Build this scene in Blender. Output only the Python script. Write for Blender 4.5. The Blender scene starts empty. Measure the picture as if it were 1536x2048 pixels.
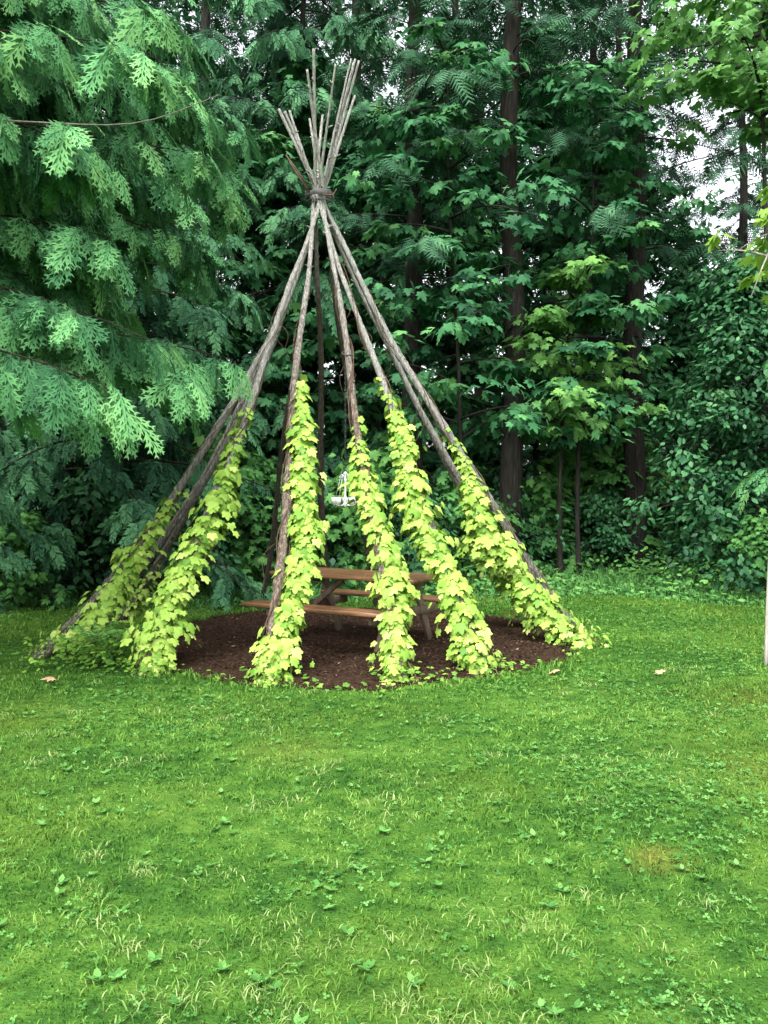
import bpy, math, random, itertools, bmesh
import numpy as np
from mathutils import Vector, Matrix
rng=np.random.default_rng(7); random.seed(7)
D=bpy.data; col=bpy.context.scene.collection
# ---------------------------------------------------------------- helpers
def obj(name,me,parent=None,**props):
    o=D.objects.new(name,me); col.objects.link(o)
    if parent is not None: o.parent=parent
    for k,v in props.items(): o[k]=v
    return o
def empty(name,loc=(0,0,0),**props):
    o=D.objects.new(name,None); o.empty_display_size=.2; o.location=loc; col.objects.link(o)
    for k,v in props.items(): o[k]=v
    return o
def mesh_np(name,v,f,mat=None,shade=None,smooth=False):
    v=np.asarray(v,dtype=np.float32); me=D.meshes.new(name)
    f=np.asarray(f,dtype=np.int32); k=f.shape[1]
    me.vertices.add(len(v)); me.vertices.foreach_set('co',v.ravel())
    me.loops.add(f.size); me.loops.foreach_set('vertex_index',f.ravel())
    me.polygons.add(len(f)); me.polygons.foreach_set('loop_start',np.arange(0,f.size,k,dtype=np.int32))
    if smooth: me.polygons.foreach_set('use_smooth',np.ones(len(f),dtype=bool))
    me.update(calc_edges=True)
    if shade is not None:
        a=me.attributes.new('shade','FLOAT','POINT'); a.data.foreach_set('value',np.asarray(shade,dtype=np.float32))
    if mat: me.materials.append(mat)
    return me
def norm(a): return a/np.maximum(np.linalg.norm(a,axis=-1,keepdims=True),1e-6)
def scatter(tv,tf,ts,pos,tip,nrm,size,rnd):
    tip=norm(tip); x=norm(np.cross(tip,nrm)); z=np.cross(x,tip)
    n=len(pos); k=len(tv)
    v=(tv[None,:,0,None]*x[:,None]+tv[None,:,1,None]*tip[:,None]+tv[None,:,2,None]*z[:,None])*size[:,None,None]+pos[:,None]
    f=(tf[None]+(np.arange(n)*k)[:,None,None]).reshape(-1,3)
    s=(rnd[:,None]+ts[None]).ravel()
    return v.reshape(-1,3),f,s
class Batch:
    def __init__(s): s.v=[];s.f=[];s.s=[];s.n=0
    def add(s,v,f,sh=None):
        v=np.asarray(v,dtype=float); f=np.asarray(f)
        if f.shape[1]==4: f=np.concatenate([f[:,[0,1,2]],f[:,[0,2,3]]])
        s.v.append(v); s.f.append(f+s.n); s.s.append(np.full(len(v),.5) if sh is None else sh); s.n+=len(v)
    def mesh(s,name,mat,smooth=False):
        return mesh_np(name,np.concatenate(s.v),np.concatenate(s.f),mat,np.concatenate(s.s),smooth)
def tube(path,rad,sides=8,jit=0.,cap=True):
    path=np.asarray(path,dtype=float); n=len(path); rad=np.broadcast_to(rad,(n,)).astype(float)
    tan=norm(np.gradient(path,axis=0)); ref=np.array([0.31,0.95,0.1])
    if abs(tan[0]@norm(ref))>.9: ref=np.array([1.,0,.2])
    x=norm(np.cross(tan,ref)); y=np.cross(tan,x)
    a=np.arange(sides)*2*np.pi/sides
    r=rad[:,None]*(1+jit*rng.normal(size=(n,sides)))
    v=path[:,None]+r[...,None]*(np.cos(a)[None,:,None]*x[:,None]+np.sin(a)[None,:,None]*y[:,None])
    v=v.reshape(-1,3); i=np.arange(n-1)[:,None]*sides; j=np.arange(sides)[None]; j2=(j+1)%sides
    f=np.stack([i+j,i+j2,i+sides+j2,i+sides+j],-1).reshape(-1,4)
    f=np.concatenate([f[:,[0,1,2]],f[:,[0,2,3]]])
    if cap:
        v=np.concatenate([v,path[:1],path[-1:]]); c0=n*sides; jj=np.arange(sides); j3=(jj+1)%sides
        f=np.concatenate([f,np.stack([j3,jj,np.full(sides,c0)],-1),np.stack([(n-1)*sides+jj,(n-1)*sides+j3,np.full(sides,c0+1)],-1)])
    return v,f
def box(sx,sy,sz,c=(0,0,0),R=None,bev=.006):
    h=np.array([sx,sy,sz])/2; b=min(bev,*(h*.45)); bm=bmesh.new()
    for s in itertools.product((-1,1),repeat=3):
        for ax in range(3):
            p=np.array(s)*h
            for k in range(3):
                if k!=ax: p[k]-=s[k]*b
            bm.verts.new(p)
    bmesh.ops.convex_hull(bm,input=bm.verts); bmesh.ops.triangulate(bm,faces=bm.faces)
    bm.verts.index_update()
    v=np.array([x.co[:] for x in bm.verts]); f=np.array([[q.index for q in fc.verts] for fc in bm.faces]); bm.free()
    if R is not None: v=v@np.asarray(R).T
    return v+np.array(c),f
def rot(ax,a): return np.array(Matrix.Rotation(a,3,ax))
# ---------------------------------------------------------------- materials
def newmat(name):
    m=D.materials.new(name); m.use_nodes=True; nt=m.node_tree; nt.nodes.clear(); return m,nt
def N(nt,t,**kw):
    n=nt.nodes.new(t)
    for k,v in kw.items(): setattr(n,k,v)
    return n
def ramp(nt,stops):
    r=N(nt,'ShaderNodeValToRGB'); e=r.color_ramp.elements
    while len(e)<len(stops): e.new(.5)
    for i,(p,c) in enumerate(stops): e[i].position=p; e[i].color=(*c,1)
    return r
def leafmat(name,stops,trans=.25,rough=.5,spec=.4,nscale=.8,namp=.5):
    m,nt=newmat(name); L=nt.links
    at=N(nt,'ShaderNodeAttribute',attribute_name='shade'); tc=N(nt,'ShaderNodeTexCoord')
    no=N(nt,'ShaderNodeTexNoise'); no.inputs['Scale'].default_value=nscale; no.inputs['Detail'].default_value=2
    L.new(tc.outputs['Object'],no.inputs['Vector'])
    ma=N(nt,'ShaderNodeMath',operation='MULTIPLY_ADD'); ma.inputs[1].default_value=namp
    sb=N(nt,'ShaderNodeMath',operation='SUBTRACT'); sb.inputs[1].default_value=.5*namp
    L.new(no.outputs['Fac'],ma.inputs[0]); L.new(at.outputs['Fac'],ma.inputs[2]); L.new(ma.outputs[0],sb.inputs[0])
    r=ramp(nt,stops); L.new(sb.outputs[0],r.inputs[0])
    p=N(nt,'ShaderNodeBsdfPrincipled'); p.inputs['Roughness'].default_value=rough; p.inputs['Specular IOR Level'].default_value=spec
    L.new(r.outputs[0],p.inputs['Base Color']); out=N(nt,'ShaderNodeOutputMaterial')
    if trans>0:
        t=N(nt,'ShaderNodeBsdfTranslucent'); L.new(r.outputs[0],t.inputs[0]); mx=N(nt,'ShaderNodeMixShader'); mx.inputs[0].default_value=trans
        L.new(p.outputs[0],mx.inputs[1]); L.new(t.outputs[0],mx.inputs[2]); L.new(mx.outputs[0],out.inputs[0])
    else: L.new(p.outputs[0],out.inputs[0])
    return m
def noisemat(name,stops,scale=(1,1,1),nscale=5,detail=6,rough=.85,bump=.3,bdist=.02,spec=.3,coord='Object',mix2=None):
    m,nt=newmat(name); L=nt.links
    tc=N(nt,'ShaderNodeTexCoord'); mp=N(nt,'ShaderNodeMapping'); mp.inputs['Scale'].default_value=scale
    L.new(tc.outputs[coord],mp.inputs[0]); no=N(nt,'ShaderNodeTexNoise'); no.inputs['Scale'].default_value=nscale; no.inputs['Detail'].default_value=detail; no.inputs['Roughness'].default_value=.65
    L.new(mp.outputs[0],no.inputs['Vector']); r=ramp(nt,stops); L.new(no.outputs['Fac'],r.inputs[0])
    colr=r.outputs[0]
    if mix2:
        z0,z1,stops2=mix2; r2=ramp(nt,stops2); L.new(no.outputs['Fac'],r2.inputs[0])
        sp=N(nt,'ShaderNodeSeparateXYZ'); L.new(tc.outputs['Object'],sp.inputs[0])
        mr=N(nt,'ShaderNodeMapRange'); mr.inputs[1].default_value=z0; mr.inputs[2].default_value=z1; L.new(sp.outputs[2],mr.inputs[0])
        mx=N(nt,'ShaderNodeMix',data_type='RGBA'); L.new(mr.outputs[0],mx.inputs[0]); L.new(colr,mx.inputs[6]); L.new(r2.outputs[0],mx.inputs[7]); colr=mx.outputs[2]
    p=N(nt,'ShaderNodeBsdfPrincipled'); p.inputs['Roughness'].default_value=rough; p.inputs['Specular IOR Level'].default_value=spec
    L.new(colr,p.inputs['Base Color'])
    b=N(nt,'ShaderNodeBump'); b.inputs['Strength'].default_value=bump; b.inputs['Distance'].default_value=bdist
    L.new(no.outputs['Fac'],b.inputs['Height']); L.new(b.outputs[0],p.inputs['Normal'])
    out=N(nt,'ShaderNodeOutputMaterial'); L.new(p.outputs[0],out.inputs[0]); return m

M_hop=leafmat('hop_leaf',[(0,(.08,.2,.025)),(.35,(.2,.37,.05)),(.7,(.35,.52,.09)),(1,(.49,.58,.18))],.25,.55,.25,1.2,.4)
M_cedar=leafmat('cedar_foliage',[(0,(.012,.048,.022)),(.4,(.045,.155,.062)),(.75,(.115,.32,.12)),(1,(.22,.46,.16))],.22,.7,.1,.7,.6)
M_cedar2=leafmat('cedar_dark',[(0,(.014,.05,.026)),(.45,(.038,.125,.06)),(1,(.11,.28,.12))],.0,.7,.1,.7,.6)  # dimmer copy of the cedar greens, wood-edge shade put into the colour
M_fir=leafmat('fir_foliage',[(0,(.014,.045,.026)),(.5,(.034,.1,.052)),(1,(.075,.18,.09))],0,.8,.1,.5,.5)
M_maple=leafmat('maple_leaf',[(0,(.016,.07,.032)),(.45,(.044,.165,.064)),(.8,(.09,.265,.09)),(1,(.15,.36,.11))],.25,.6,.15,.6,.75)
M_shrub=leafmat('shrub_leaf',[(0,(.014,.06,.026)),(.5,(.036,.135,.05)),(1,(.09,.24,.085))],.15,.5,.22,.8,.5)
M_light=leafmat('light_maple_leaf',[(0,(.06,.16,.045)),(.5,(.125,.3,.075)),(1,(.21,.42,.1))],.35,.6,.15,.8,.5)
M_lime=leafmat('young_maple_leaf',[(0,(.12,.26,.03)),(1,(.26,.42,.06))],.35,.5,.2)
M_under=leafmat('undergrowth',[(0,(.03,.11,.03)),(.5,(.07,.21,.05)),(1,(.15,.34,.08))],.2,.6,.15,.7,.6)
M_far=leafmat('far_foliage',[(0,(.035,.1,.06)),(.5,(.06,.155,.085)),(1,(.12,.25,.13))],0,.8,.1,.3,.5)  # greens raised to stand in for haze over the far wood
M_bark=noisemat('forest_bark',[(.3,(.012,.011,.009)),(.55,(.03,.027,.023)),(.75,(.06,.056,.048))],(9,9,1.2),3,6,.95,.8,.05,.12)
M_barkred=noisemat('cedar_bark',[(.3,(.012,.009,.007)),(.55,(.03,.024,.018)),(.75,(.06,.05,.04))],(8,8,1),3,6,.95,.6,.03,.15)
M_twig=noisemat('pale_twig',[(.3,(.16,.15,.13)),(.7,(.4,.38,.33))],(8,8,1),3,4)
M_twig2=noisemat('bare_twig_bark',[(.3,(.07,.065,.05)),(.7,(.2,.19,.16))],(8,8,1),3,4)
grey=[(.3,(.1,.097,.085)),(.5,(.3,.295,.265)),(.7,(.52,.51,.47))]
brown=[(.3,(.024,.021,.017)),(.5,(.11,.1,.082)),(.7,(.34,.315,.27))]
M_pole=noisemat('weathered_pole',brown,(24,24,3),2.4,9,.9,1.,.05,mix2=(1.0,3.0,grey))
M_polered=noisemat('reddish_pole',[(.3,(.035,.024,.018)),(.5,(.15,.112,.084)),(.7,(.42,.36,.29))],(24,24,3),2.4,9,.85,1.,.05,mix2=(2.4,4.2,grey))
M_poledark=noisemat('shaded_pole',[(.28,(.02,.015,.011)),(.5,(.05,.04,.03)),(.72,(.11,.09,.07))],(22,22,2.2),2.2,8,.9,.7,.02,mix2=(3.8,5,grey))  # darker copy of the pole wood, rear poles' shade put into the colour
M_vine=noisemat('vine_stem',[(.3,(.05,.03,.02)),(.7,(.14,.09,.06))],(1,1,1),20,3)
M_table=noisemat('stained_wood',[(.25,(.065,.03,.014)),(.5,(.19,.093,.042)),(.75,(.34,.2,.11))],(2.5,30,30),1.2,6,.35,.25,.006,spec=.5)
M_leg=noisemat('weathered_leg_wood',[(.3,(.09,.062,.042)),(.7,(.24,.18,.13))],(20,20,3),1.5,6,.7,.2,.005)
M_band=noisemat('band_wood',[(.3,(.03,.03,.03)),(.7,(.1,.098,.09))],(3,3,20),4,5,.6,.3,.01)
M_white=noisemat('white_enamel',[(.3,(.72,.73,.72)),(.7,(.82,.83,.82))],(1,1,1),8,2,.35,.05,.002,.5)
M_black=noisemat('dark_chain',[(.3,(.03,.03,.03)),(.7,(.07,.07,.065))],(1,1,1),30,2,.5,.1,.002,.5)
M_mulch=noisemat('bark_mulch',[(.3,(.011,.0065,.004)),(.55,(.036,.02,.012)),(.8,(.09,.053,.034))],(1,1,1),26,8,.95,.9,.03,.1)
M_chip=leafmat('mulch_chips',[(0,(.011,.0065,.004)),(.5,(.037,.021,.0125)),(.85,(.1,.059,.038)),(1,(.29,.2,.14))],0,.9,.1,1.5,.5)
M_floor=noisemat('forest_floor',[(.3,(.016,.034,.013)),(.6,(.032,.075,.025)),(.8,(.055,.065,.028))],(1,1,1),3,8,.95,.6,.05)
M_glass=noisemat('frosted_glass',[(.3,(.7,.72,.72)),(.7,(.85,.86,.86))],(1,1,1),8,2,.15,.05,.002,.6)
M_fallen=noisemat('fallen_leaf',[(.3,(.35,.2,.1)),(.7,(.55,.4,.25))],(1,1,1),10,3,.7)
def grassmat(name,blade):
    m,nt=newmat(name); L=nt.links; tc=N(nt,'ShaderNodeTexCoord')
    def noi(s,d=4,sc=None):
        n=N(nt,'ShaderNodeTexNoise'); n.inputs['Scale'].default_value=s; n.inputs['Detail'].default_value=d
        if sc: mp=N(nt,'ShaderNodeMapping'); mp.inputs['Scale'].default_value=sc; L.new(tc.outputs['Object'],mp.inputs[0]); L.new(mp.outputs[0],n.inputs['Vector'])
        else: L.new(tc.outputs['Object'],n.inputs['Vector'])
        return n
    n1=noi(.8,6,(.7,1.1,1)); n2=noi(7,6); n4=noi(.6,6)
    ad=N(nt,'ShaderNodeMath',operation='MULTIPLY_ADD'); ad.inputs[1].default_value=1.2
    L.new(n2.outputs['Fac'],ad.inputs[0])
    s1=N(nt,'ShaderNodeMath',operation='MULTIPLY_ADD'); s1.inputs[1].default_value=1.1; s1.inputs[2].default_value=-.65; L.new(n1.outputs['Fac'],s1.inputs[0]); L.new(s1.outputs[0],ad.inputs[2])
    v=ad.outputs[0]
    if blade:
        at=N(nt,'ShaderNodeAttribute',attribute_name='shade'); m2=N(nt,'ShaderNodeMath',operation='MULTIPLY_ADD'); m2.inputs[1].default_value=.7; L.new(at.outputs['Fac'],m2.inputs[0]); L.new(v,m2.inputs[2])
        m3=N(nt,'ShaderNodeMath',operation='SUBTRACT'); m3.inputs[1].default_value=.35; L.new(m2.outputs[0],m3.inputs[0]); v=m3.outputs[0]
    k=1. if blade else .62
    r=ramp(nt,[(.12,(.026*k,.088*k,.015*k)),(.48,(.063*k,.165*k,.023*k)),(.72,(.112*k,.235*k,.034*k)),(1,(.23*k,.35*k,.09*k))]); L.new(v,r.inputs[0])
    c=r.outputs[0]
    mr=N(nt,'ShaderNodeMapRange'); mr.inputs[1].default_value=.5; mr.inputs[2].default_value=.68; mr.inputs[4].default_value=.5; L.new(n4.outputs['Fac'],mr.inputs[0])
    mx=N(nt,'ShaderNodeMix',data_type='RGBA'); L.new(mr.outputs[0],mx.inputs[0]); L.new(c,mx.inputs[6]); mx.inputs[7].default_value=(.12*k,.195*k,.026*k,1); c=mx.outputs[2]
    for (px,py,rad) in ((1.2,3.8,.16),(2.3,4.9,.45),(-.6,5.4,.35),(3.1,6.7,.6),(2.3,3.5,.35)):
        vm=N(nt,'ShaderNodeVectorMath',operation='DISTANCE'); vm.inputs[1].default_value=(px,py,0); L.new(tc.outputs['Object'],vm.inputs[0])
        na=N(nt,'ShaderNodeMath',operation='MULTIPLY_ADD'); na.inputs[1].default_value=rad*1.6; L.new(n2.outputs['Fac'],na.inputs[0]); L.new(vm.outputs['Value'],na.inputs[2])
        mr=N(nt,'ShaderNodeMapRange'); mr.inputs[1].default_value=rad*2.1; mr.inputs[2].default_value=rad*.8; mr.inputs[3].default_value=0; mr.inputs[4].default_value=.75 if px==1.2 else .3; L.new(na.outputs[0],mr.inputs[0])
        mx=N(nt,'ShaderNodeMix',data_type='RGBA'); L.new(mr.outputs[0],mx.inputs[0]); L.new(c,mx.inputs[6]); mx.inputs[7].default_value=(.2*k,.215*k,.04*k,1); c=mx.outputs[2]
    p=N(nt,'ShaderNodeBsdfPrincipled'); p.inputs['Roughness'].default_value=.75; p.inputs['Specular IOR Level'].default_value=.06; L.new(c,p.inputs['Base Color'])
    out=N(nt,'ShaderNodeOutputMaterial')
    if blade:
        t=N(nt,'ShaderNodeBsdfTranslucent'); L.new(c,t.inputs[0]); mx=N(nt,'ShaderNodeMixShader'); mx.inputs[0].default_value=.2; L.new(p.outputs[0],mx.inputs[1]); L.new(t.outputs[0],mx.inputs[2]); L.new(mx.outputs[0],out.inputs[0])
    else:
        b=N(nt,'ShaderNodeBump'); b.inputs['Strength'].default_value=.6; b.inputs['Distance'].default_value=.03; n3=noi(70,3); L.new(n3.outputs['Fac'],b.inputs['Height']); L.new(b.outputs[0],p.inputs['Normal']); L.new(p.outputs[0],out.inputs[0])
    return m
M_lawn=grassmat('lawn_ground',False); M_blade=grassmat('grass_blade',True)
M_pale=leafmat('pale_grass',[(0,(.13,.24,.05)),(1,(.34,.42,.16))],.3,.6,.15)
M_clover=leafmat('clover_leaf',[(0,(.035,.125,.025)),(.6,(.075,.205,.042)),(1,(.14,.31,.08))],.2,.5,.12)

# ---------------------------------------------------------------- leaf templates
def fan(pts,center,zc=.05,ztip=-.08,mir=True):
    P=[(x,y) for x,y in pts]
    if mir: P=P+[(-x,y) for x,y in reversed(pts) if abs(x)>1e-6]
    v=[(center[0],center[1],zc)]+[(x,y,ztip*((x*x+(y-center[1])**2)**.5)*1.5) for x,y in P]
    n=len(P); f=[(0,1+i,1+(i+1)%n) for i in range(n)]
    return np.array(v),np.array(f),np.array([0.]+[.06]*n)-.03
T_maple=fan([(0,.05),(.1,-.03),(.3,-.1),(.36,.08),(.56,.22),(.36,.3),(.6,.62),(.42,.62),(.2,.52),(.2,.78),(0,1.05)],(0,.25))
T_hop=fan([(0,.1),(.2,-.05),(.4,.04),(.46,.22),(.4,.36),(.54,.58),(.36,.68),(.24,.64),(.17,.86),(0,1.02)],(0,.32),.07,-.15)
T_ov=fan([(0,0),(.24,.25),(.28,.5),(.15,.82),(0,1.)],(0,.45),-.04,.04)
T_quad=(np.array([(0,0,0),(.3,.45,.06),(0,1,-.1),(-.3,.5,.06)]),np.array([(0,1,2),(0,2,3)]),np.zeros(4))
T_slim=(np.array([(0,0,0),(.13,.3,.03),(0,1,-.1),(-.13,.3,.03)]),np.array([(0,1,2),(0,2,3)]),np.zeros(4))
def spray(npairs,sub,L0,ang,curl,w0):
    V=[];F=[];S_=[]
    def dia(base,d,L,w,sh):
        n=(-d[1],d[0]); i=len(V); q=.35
        for p in (base,(base[0]+d[0]*L*q+n[0]*w,base[1]+d[1]*L*q+n[1]*w),(base[0]+d[0]*L,base[1]+d[1]*L),(base[0]+d[0]*L*q-n[0]*w,base[1]+d[1]*L*q-n[1]*w)):
            V.append((p[0],p[1],-curl*max(p[1],0)**2-.10*abs(p[0])))
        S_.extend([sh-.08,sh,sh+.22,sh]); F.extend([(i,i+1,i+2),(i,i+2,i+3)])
    dia((0,0),(0,1),1.,.03,-.05)
    for i in range(npairs):
        for s in (-1,1):
            t=(i+(.2 if s>0 else .7))/npairs; y=.03+.84*t; L=L0*(1-.62*t)*(.6+.4*min(1,t*4+.2))*(1+.15*math.sin(i*5+s))
            a=math.radians(ang-14*t+5*math.sin(i*3+s*2)); d=(s*math.sin(a),math.cos(a)); b=(0,y)
            dia(b,d,L,w0,0)
            for k in range(sub):
                q=.3+.45*k/max(1,sub-1); bb=(b[0]+d[0]*L*q,b[1]+d[1]*L*q)
                for s2 in (-1,1):
                    a2=a*s+s2*math.radians(33); dia(bb,(math.sin(a2),math.cos(a2)),L*(.42-.18*q)+.02,w0*.6,.03)
    return np.array(V),np.array(F),np.array(S_)
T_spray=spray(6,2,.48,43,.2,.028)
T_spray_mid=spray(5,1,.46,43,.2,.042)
def sprayfir():
    V=[];F=[];S_=[]
    for i in range(6):
        y=.1+.14*i; L=.4*(1-.1*i)
        for s in (-1,1):
            k=len(V); V.extend([(0,y-.03,0),(0,y+.04,0),(s*L*.8,y+L*.65,-.1*L)]); F.append((k,k+1,k+2)); S_.extend([0,0,.12])
    return np.array(V),np.array(F),np.array(S_)
T_fir=sprayfir()
def S(T,pos,tip,nrm,size,rnd): return scatter(T[0],T[1],T[2],np.asarray(pos),np.asarray(tip),np.asarray(nrm),np.asarray(size),np.asarray(rnd))
U=lambda a,b,n=None: rng.uniform(a,b,n)

# ---------------------------------------------------------------- ground
C=np.array([-.72,9.75]); MC=np.array([-.3,9.72]); MX=.955
g=[-300,-60,-20]+list(np.linspace(-10,10,21))+[20,60,300]
gv=[(x,y,0) for y in g for x in g]; n=len(g)
gf=[(j*n+i,j*n+i+1,(j+1)*n+i+1,(j+1)*n+i) for j in range(n-1) for i in range(n-1)]
obj('ground',mesh_np('ground',gv,gf,M_lawn),kind='structure')
def edge_y(x): return 12.8+.5*np.sin(x*.7)+.35*np.sin(x*1.9+1)+.03*np.abs(x)+np.where(x<-2,-.4,0)
xs=np.linspace(-60,60,121); edge=edge_y(xs)+.5
fv=np.concatenate([np.stack([xs,edge,np.full(121,.004)],1),np.stack([xs,np.full(121,22.),np.full(121,.004)],1),np.stack([xs,np.full(121,90.),np.full(121,.004)],1)])
ff=[(r*121+i,r*121+i+1,(r+1)*121+i+1,(r+1)*121+i) for r in range(2) for i in range(120)]
obj('forest_floor',mesh_np('forest_floor',fv,ff,M_floor),kind='structure')
def mulch_r(a): return 2.55+.08*np.sin(3*a+1)+.06*np.sin(7*a)+.05*np.sin(13*a+2)+.03*np.sin(29*a)
na,nr=180,60; A=np.arange(na)*2*np.pi/na; V=[]
for i in range(nr+1):
    q=i/nr; r=mulch_r(A)*q; z=.03*np.clip((1-q)*6,0,1)+rng.normal(0,.005,na)+.005
    if i==nr: z=np.full(na,-.01)
    V.append(np.stack([MC[0]+r*np.cos(A)*MX,MC[1]+r*np.sin(A),z],1))
V=np.concatenate(V); i=np.arange(nr)[:,None]*na; j=np.arange(na)[None]; j2=(j+1)%na
F=np.stack([i+j,i+j2,i+na+j2,i+na+j],-1).reshape(-1,4)
obj('mulch_ground',mesh_np('mulch_ground',V,F,M_mulch),kind='structure')
T_chip=(np.array([(-.2,-.5,0),(.2,-.45,.03),(.15,.5,0),(-.18,.45,.05)]),np.array([(0,1,2),(0,2,3)]),np.zeros(4))
n=46000; a=U(0,2*np.pi,n); r=np.sqrt(U(0,1,n))*mulch_r(a)*1.01
pos=np.stack([MC[0]+r*np.cos(a)*MX,MC[1]+r*np.sin(a),.03+U(0,.012,n)*1.0-.02*(r>2.25)],1)
tip=np.stack([rng.normal(size=n),rng.normal(size=n),rng.normal(0,.25,n)],1); nr_=np.stack([rng.normal(0,.3,n),rng.normal(0,.3,n),np.ones(n)],1)
v,f,s=S(T_chip,pos,tip,nr_,U(.008,.036,n),np.clip(rng.normal(.42,.22,n),0,1.05)); s=np.clip(s,0,1)
obj('mulch_chips',mesh_np('mulch_chips',v,f,M_chip,s),kind='stuff')

# ---------------------------------------------------------------- grass
def nz(x,y,s): return np.sin(x*s*1.3+1.7*np.sin(y*s*.9))*np.sin(y*s*1.1+1.3*np.sin(x*s*.7+2))
def blades(n,pos,h,w,lean,rnd):
    a=U(0,2*np.pi,n); d=np.stack([np.cos(a),np.sin(a),np.zeros(n)],1); b=a+rng.normal(0,.9,n)+np.pi/2
    l=np.stack([np.cos(b),np.sin(b),np.zeros(n)],1)
    up=np.array([0,0,1.])
    mid=pos+up*(h*.6)[:,None]+l*(lean*h*.3)[:,None]; tp=pos+up*(h*(1-.25*lean))[:,None]+l*(lean*h*.9)[:,None]
    V=np.stack([pos-d*w[:,None],pos+d*w[:,None],mid+d*(w*.8)[:,None],mid-d*(w*.8)[:,None],tp],1).reshape(-1,3)
    k=(np.arange(n)*5)[:,None]
    F=np.concatenate([k+np.array([[0,1,2]]),k+np.array([[0,2,3]]),k+np.array([[3,2,4]])])
    sh=np.stack([rnd-.2,rnd-.2,rnd,rnd,rnd+.15],1).ravel()
    return V,F,sh
M=1000000; y=U(2.0,14.5,M); x=U(-1,1,M)*(.47*14.5+1)
dens=(3/np.maximum(y,2.6))**1.5*1.15
keep=(np.abs(x)<.47*y+.9)&(U(0,1,M)<dens*.95)
ang=np.arctan2(y-MC[1],(x-MC[0])/MX); rr=np.hypot((x-MC[0])/MX,y-MC[1]); keep&=(rr>mulch_r(ang)-.05)|((rr>mulch_r(ang)-.35)&(U(0,1,M)<.06))
x=x[keep]; y=y[keep]; n=len(x); print('blades',n)
pos=np.stack([x,y,np.zeros(n)],1); g1=nz(x,y,1.6)+.6*nz(x,y,5.1); g2=np.clip(nz(x,y,17)+.6*nz(x+4,y,31),-1,1)
edgeb=np.clip(1-np.abs(np.hypot((x-MC[0])/MX,y-MC[1])-2.65)/.2,0,1)
h=U(.009,.026,n)*(1+.35*g1)*(1+.55*g2)*(1+1.5*edgeb)*(1+.05*(y-3)); w=U(.0013,.0028,n)*(1+.22*(y-2.5))
V,F,sh=blades(n,pos,h,w,U(.3,1.8,n),np.clip(rng.normal(.5,.27,n)+.12*g2,0,1.1))
obj('lawn_grass',mesh_np('lawn_grass',V,F,M_blade,sh),kind='stuff')
P=[]
for k in range(110):
    cy=2.4+U(0,1)**1.4*6; cx=U(-.5,.4)*cy; k2=int(U(12,60))
    if np.hypot((cx-MC[0])/MX,cy-MC[1])<2.7: continue
    sp=U(.03,.09); P.append(np.stack([cx+rng.normal(0,sp,k2),cy+rng.normal(0,sp*.8,k2),np.zeros(k2)],1))
P=np.concatenate(P); n=len(P); V,F,sh=blades(n,P,U(.015,.042,n),U(.0012,.0024,n)*(1+.1*P[:,1]),U(.6,2.,n),U(0,1,n))
obj('pale_grass_tufts',mesh_np('pale_grass_tufts',V,F,M_pale,sh),kind='stuff')
V=[(0,0,0)];F=[]
for k in range(3):
    a=k*2*np.pi/3; d=np.array([math.cos(a),math.sin(a)]); q=np.array([-d[1],d[0]]); i=len(V)
    for c in (d*.5+q*.42,d*.95+q*.3,d*.95-q*.3,d*.5-q*.42): V.append((c[0],c[1],.1))
    F+=[(0,i+3,i+2),(0,i+2,i+1),(0,i+1,i)]
T_clover=(np.array(V,float),np.array(F),np.zeros(len(V)))
M2=300000; y=U(2.2,12.5,M2); x=U(-1,1,M2)*6.8; g=nz(x+3,y,1.1)+.8*nz(x,y+5,3.7)+.5*nz(x+2,y+1,9)
keep=(np.abs(x)<.47*y+.8)&(U(0,1,M2)<np.clip(g*.75+.12,0.09,1)*(3/y)**1.0*.8)&(np.hypot((x-MC[0])/MX,y-MC[1])>2.65)
x=x[keep];y=y[keep];n=len(x); print('clover',n)
v,f,s=S(T_clover,np.stack([x,y,U(.006,.024,n)],1),np.stack([rng.normal(size=n),rng.normal(size=n),rng.normal(0,.2,n)],1),np.stack([rng.normal(0,.4,n),rng.normal(0,.4,n),np.ones(n)],1),U(.004,.0135,n)*(1+.06*y),U(0,1,n))
obj('lawn_clover',mesh_np('lawn_clover',v,f,M_clover,s),kind='stuff')
# broad-leaf weed rosettes pressed into the lawn
P=[];T_=[];Z_=[];R_=[]
for k in range(260):
    cy=2.4+U(0,1)**1.2*6.5; cx=U(-.5,.5)*cy
    if np.hypot((cx-MC[0])/MX,cy-MC[1])<2.75: continue
    for q in range(int(U(4,9))):
        a=U(0,6.28); P.append((cx,cy,.012)); T_.append((math.cos(a),math.sin(a),U(.1,.5))); Z_.append(U(.018,.045)); R_.append(U(.2,1))
v,f,s=S(T_ov,P,T_,np.tile([0,0,1.],(len(P),1)),Z_,R_)
obj('lawn_weeds',mesh_np('lawn_weeds',v,f,M_clover,np.clip(s,0,1)),kind='stuff')

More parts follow.
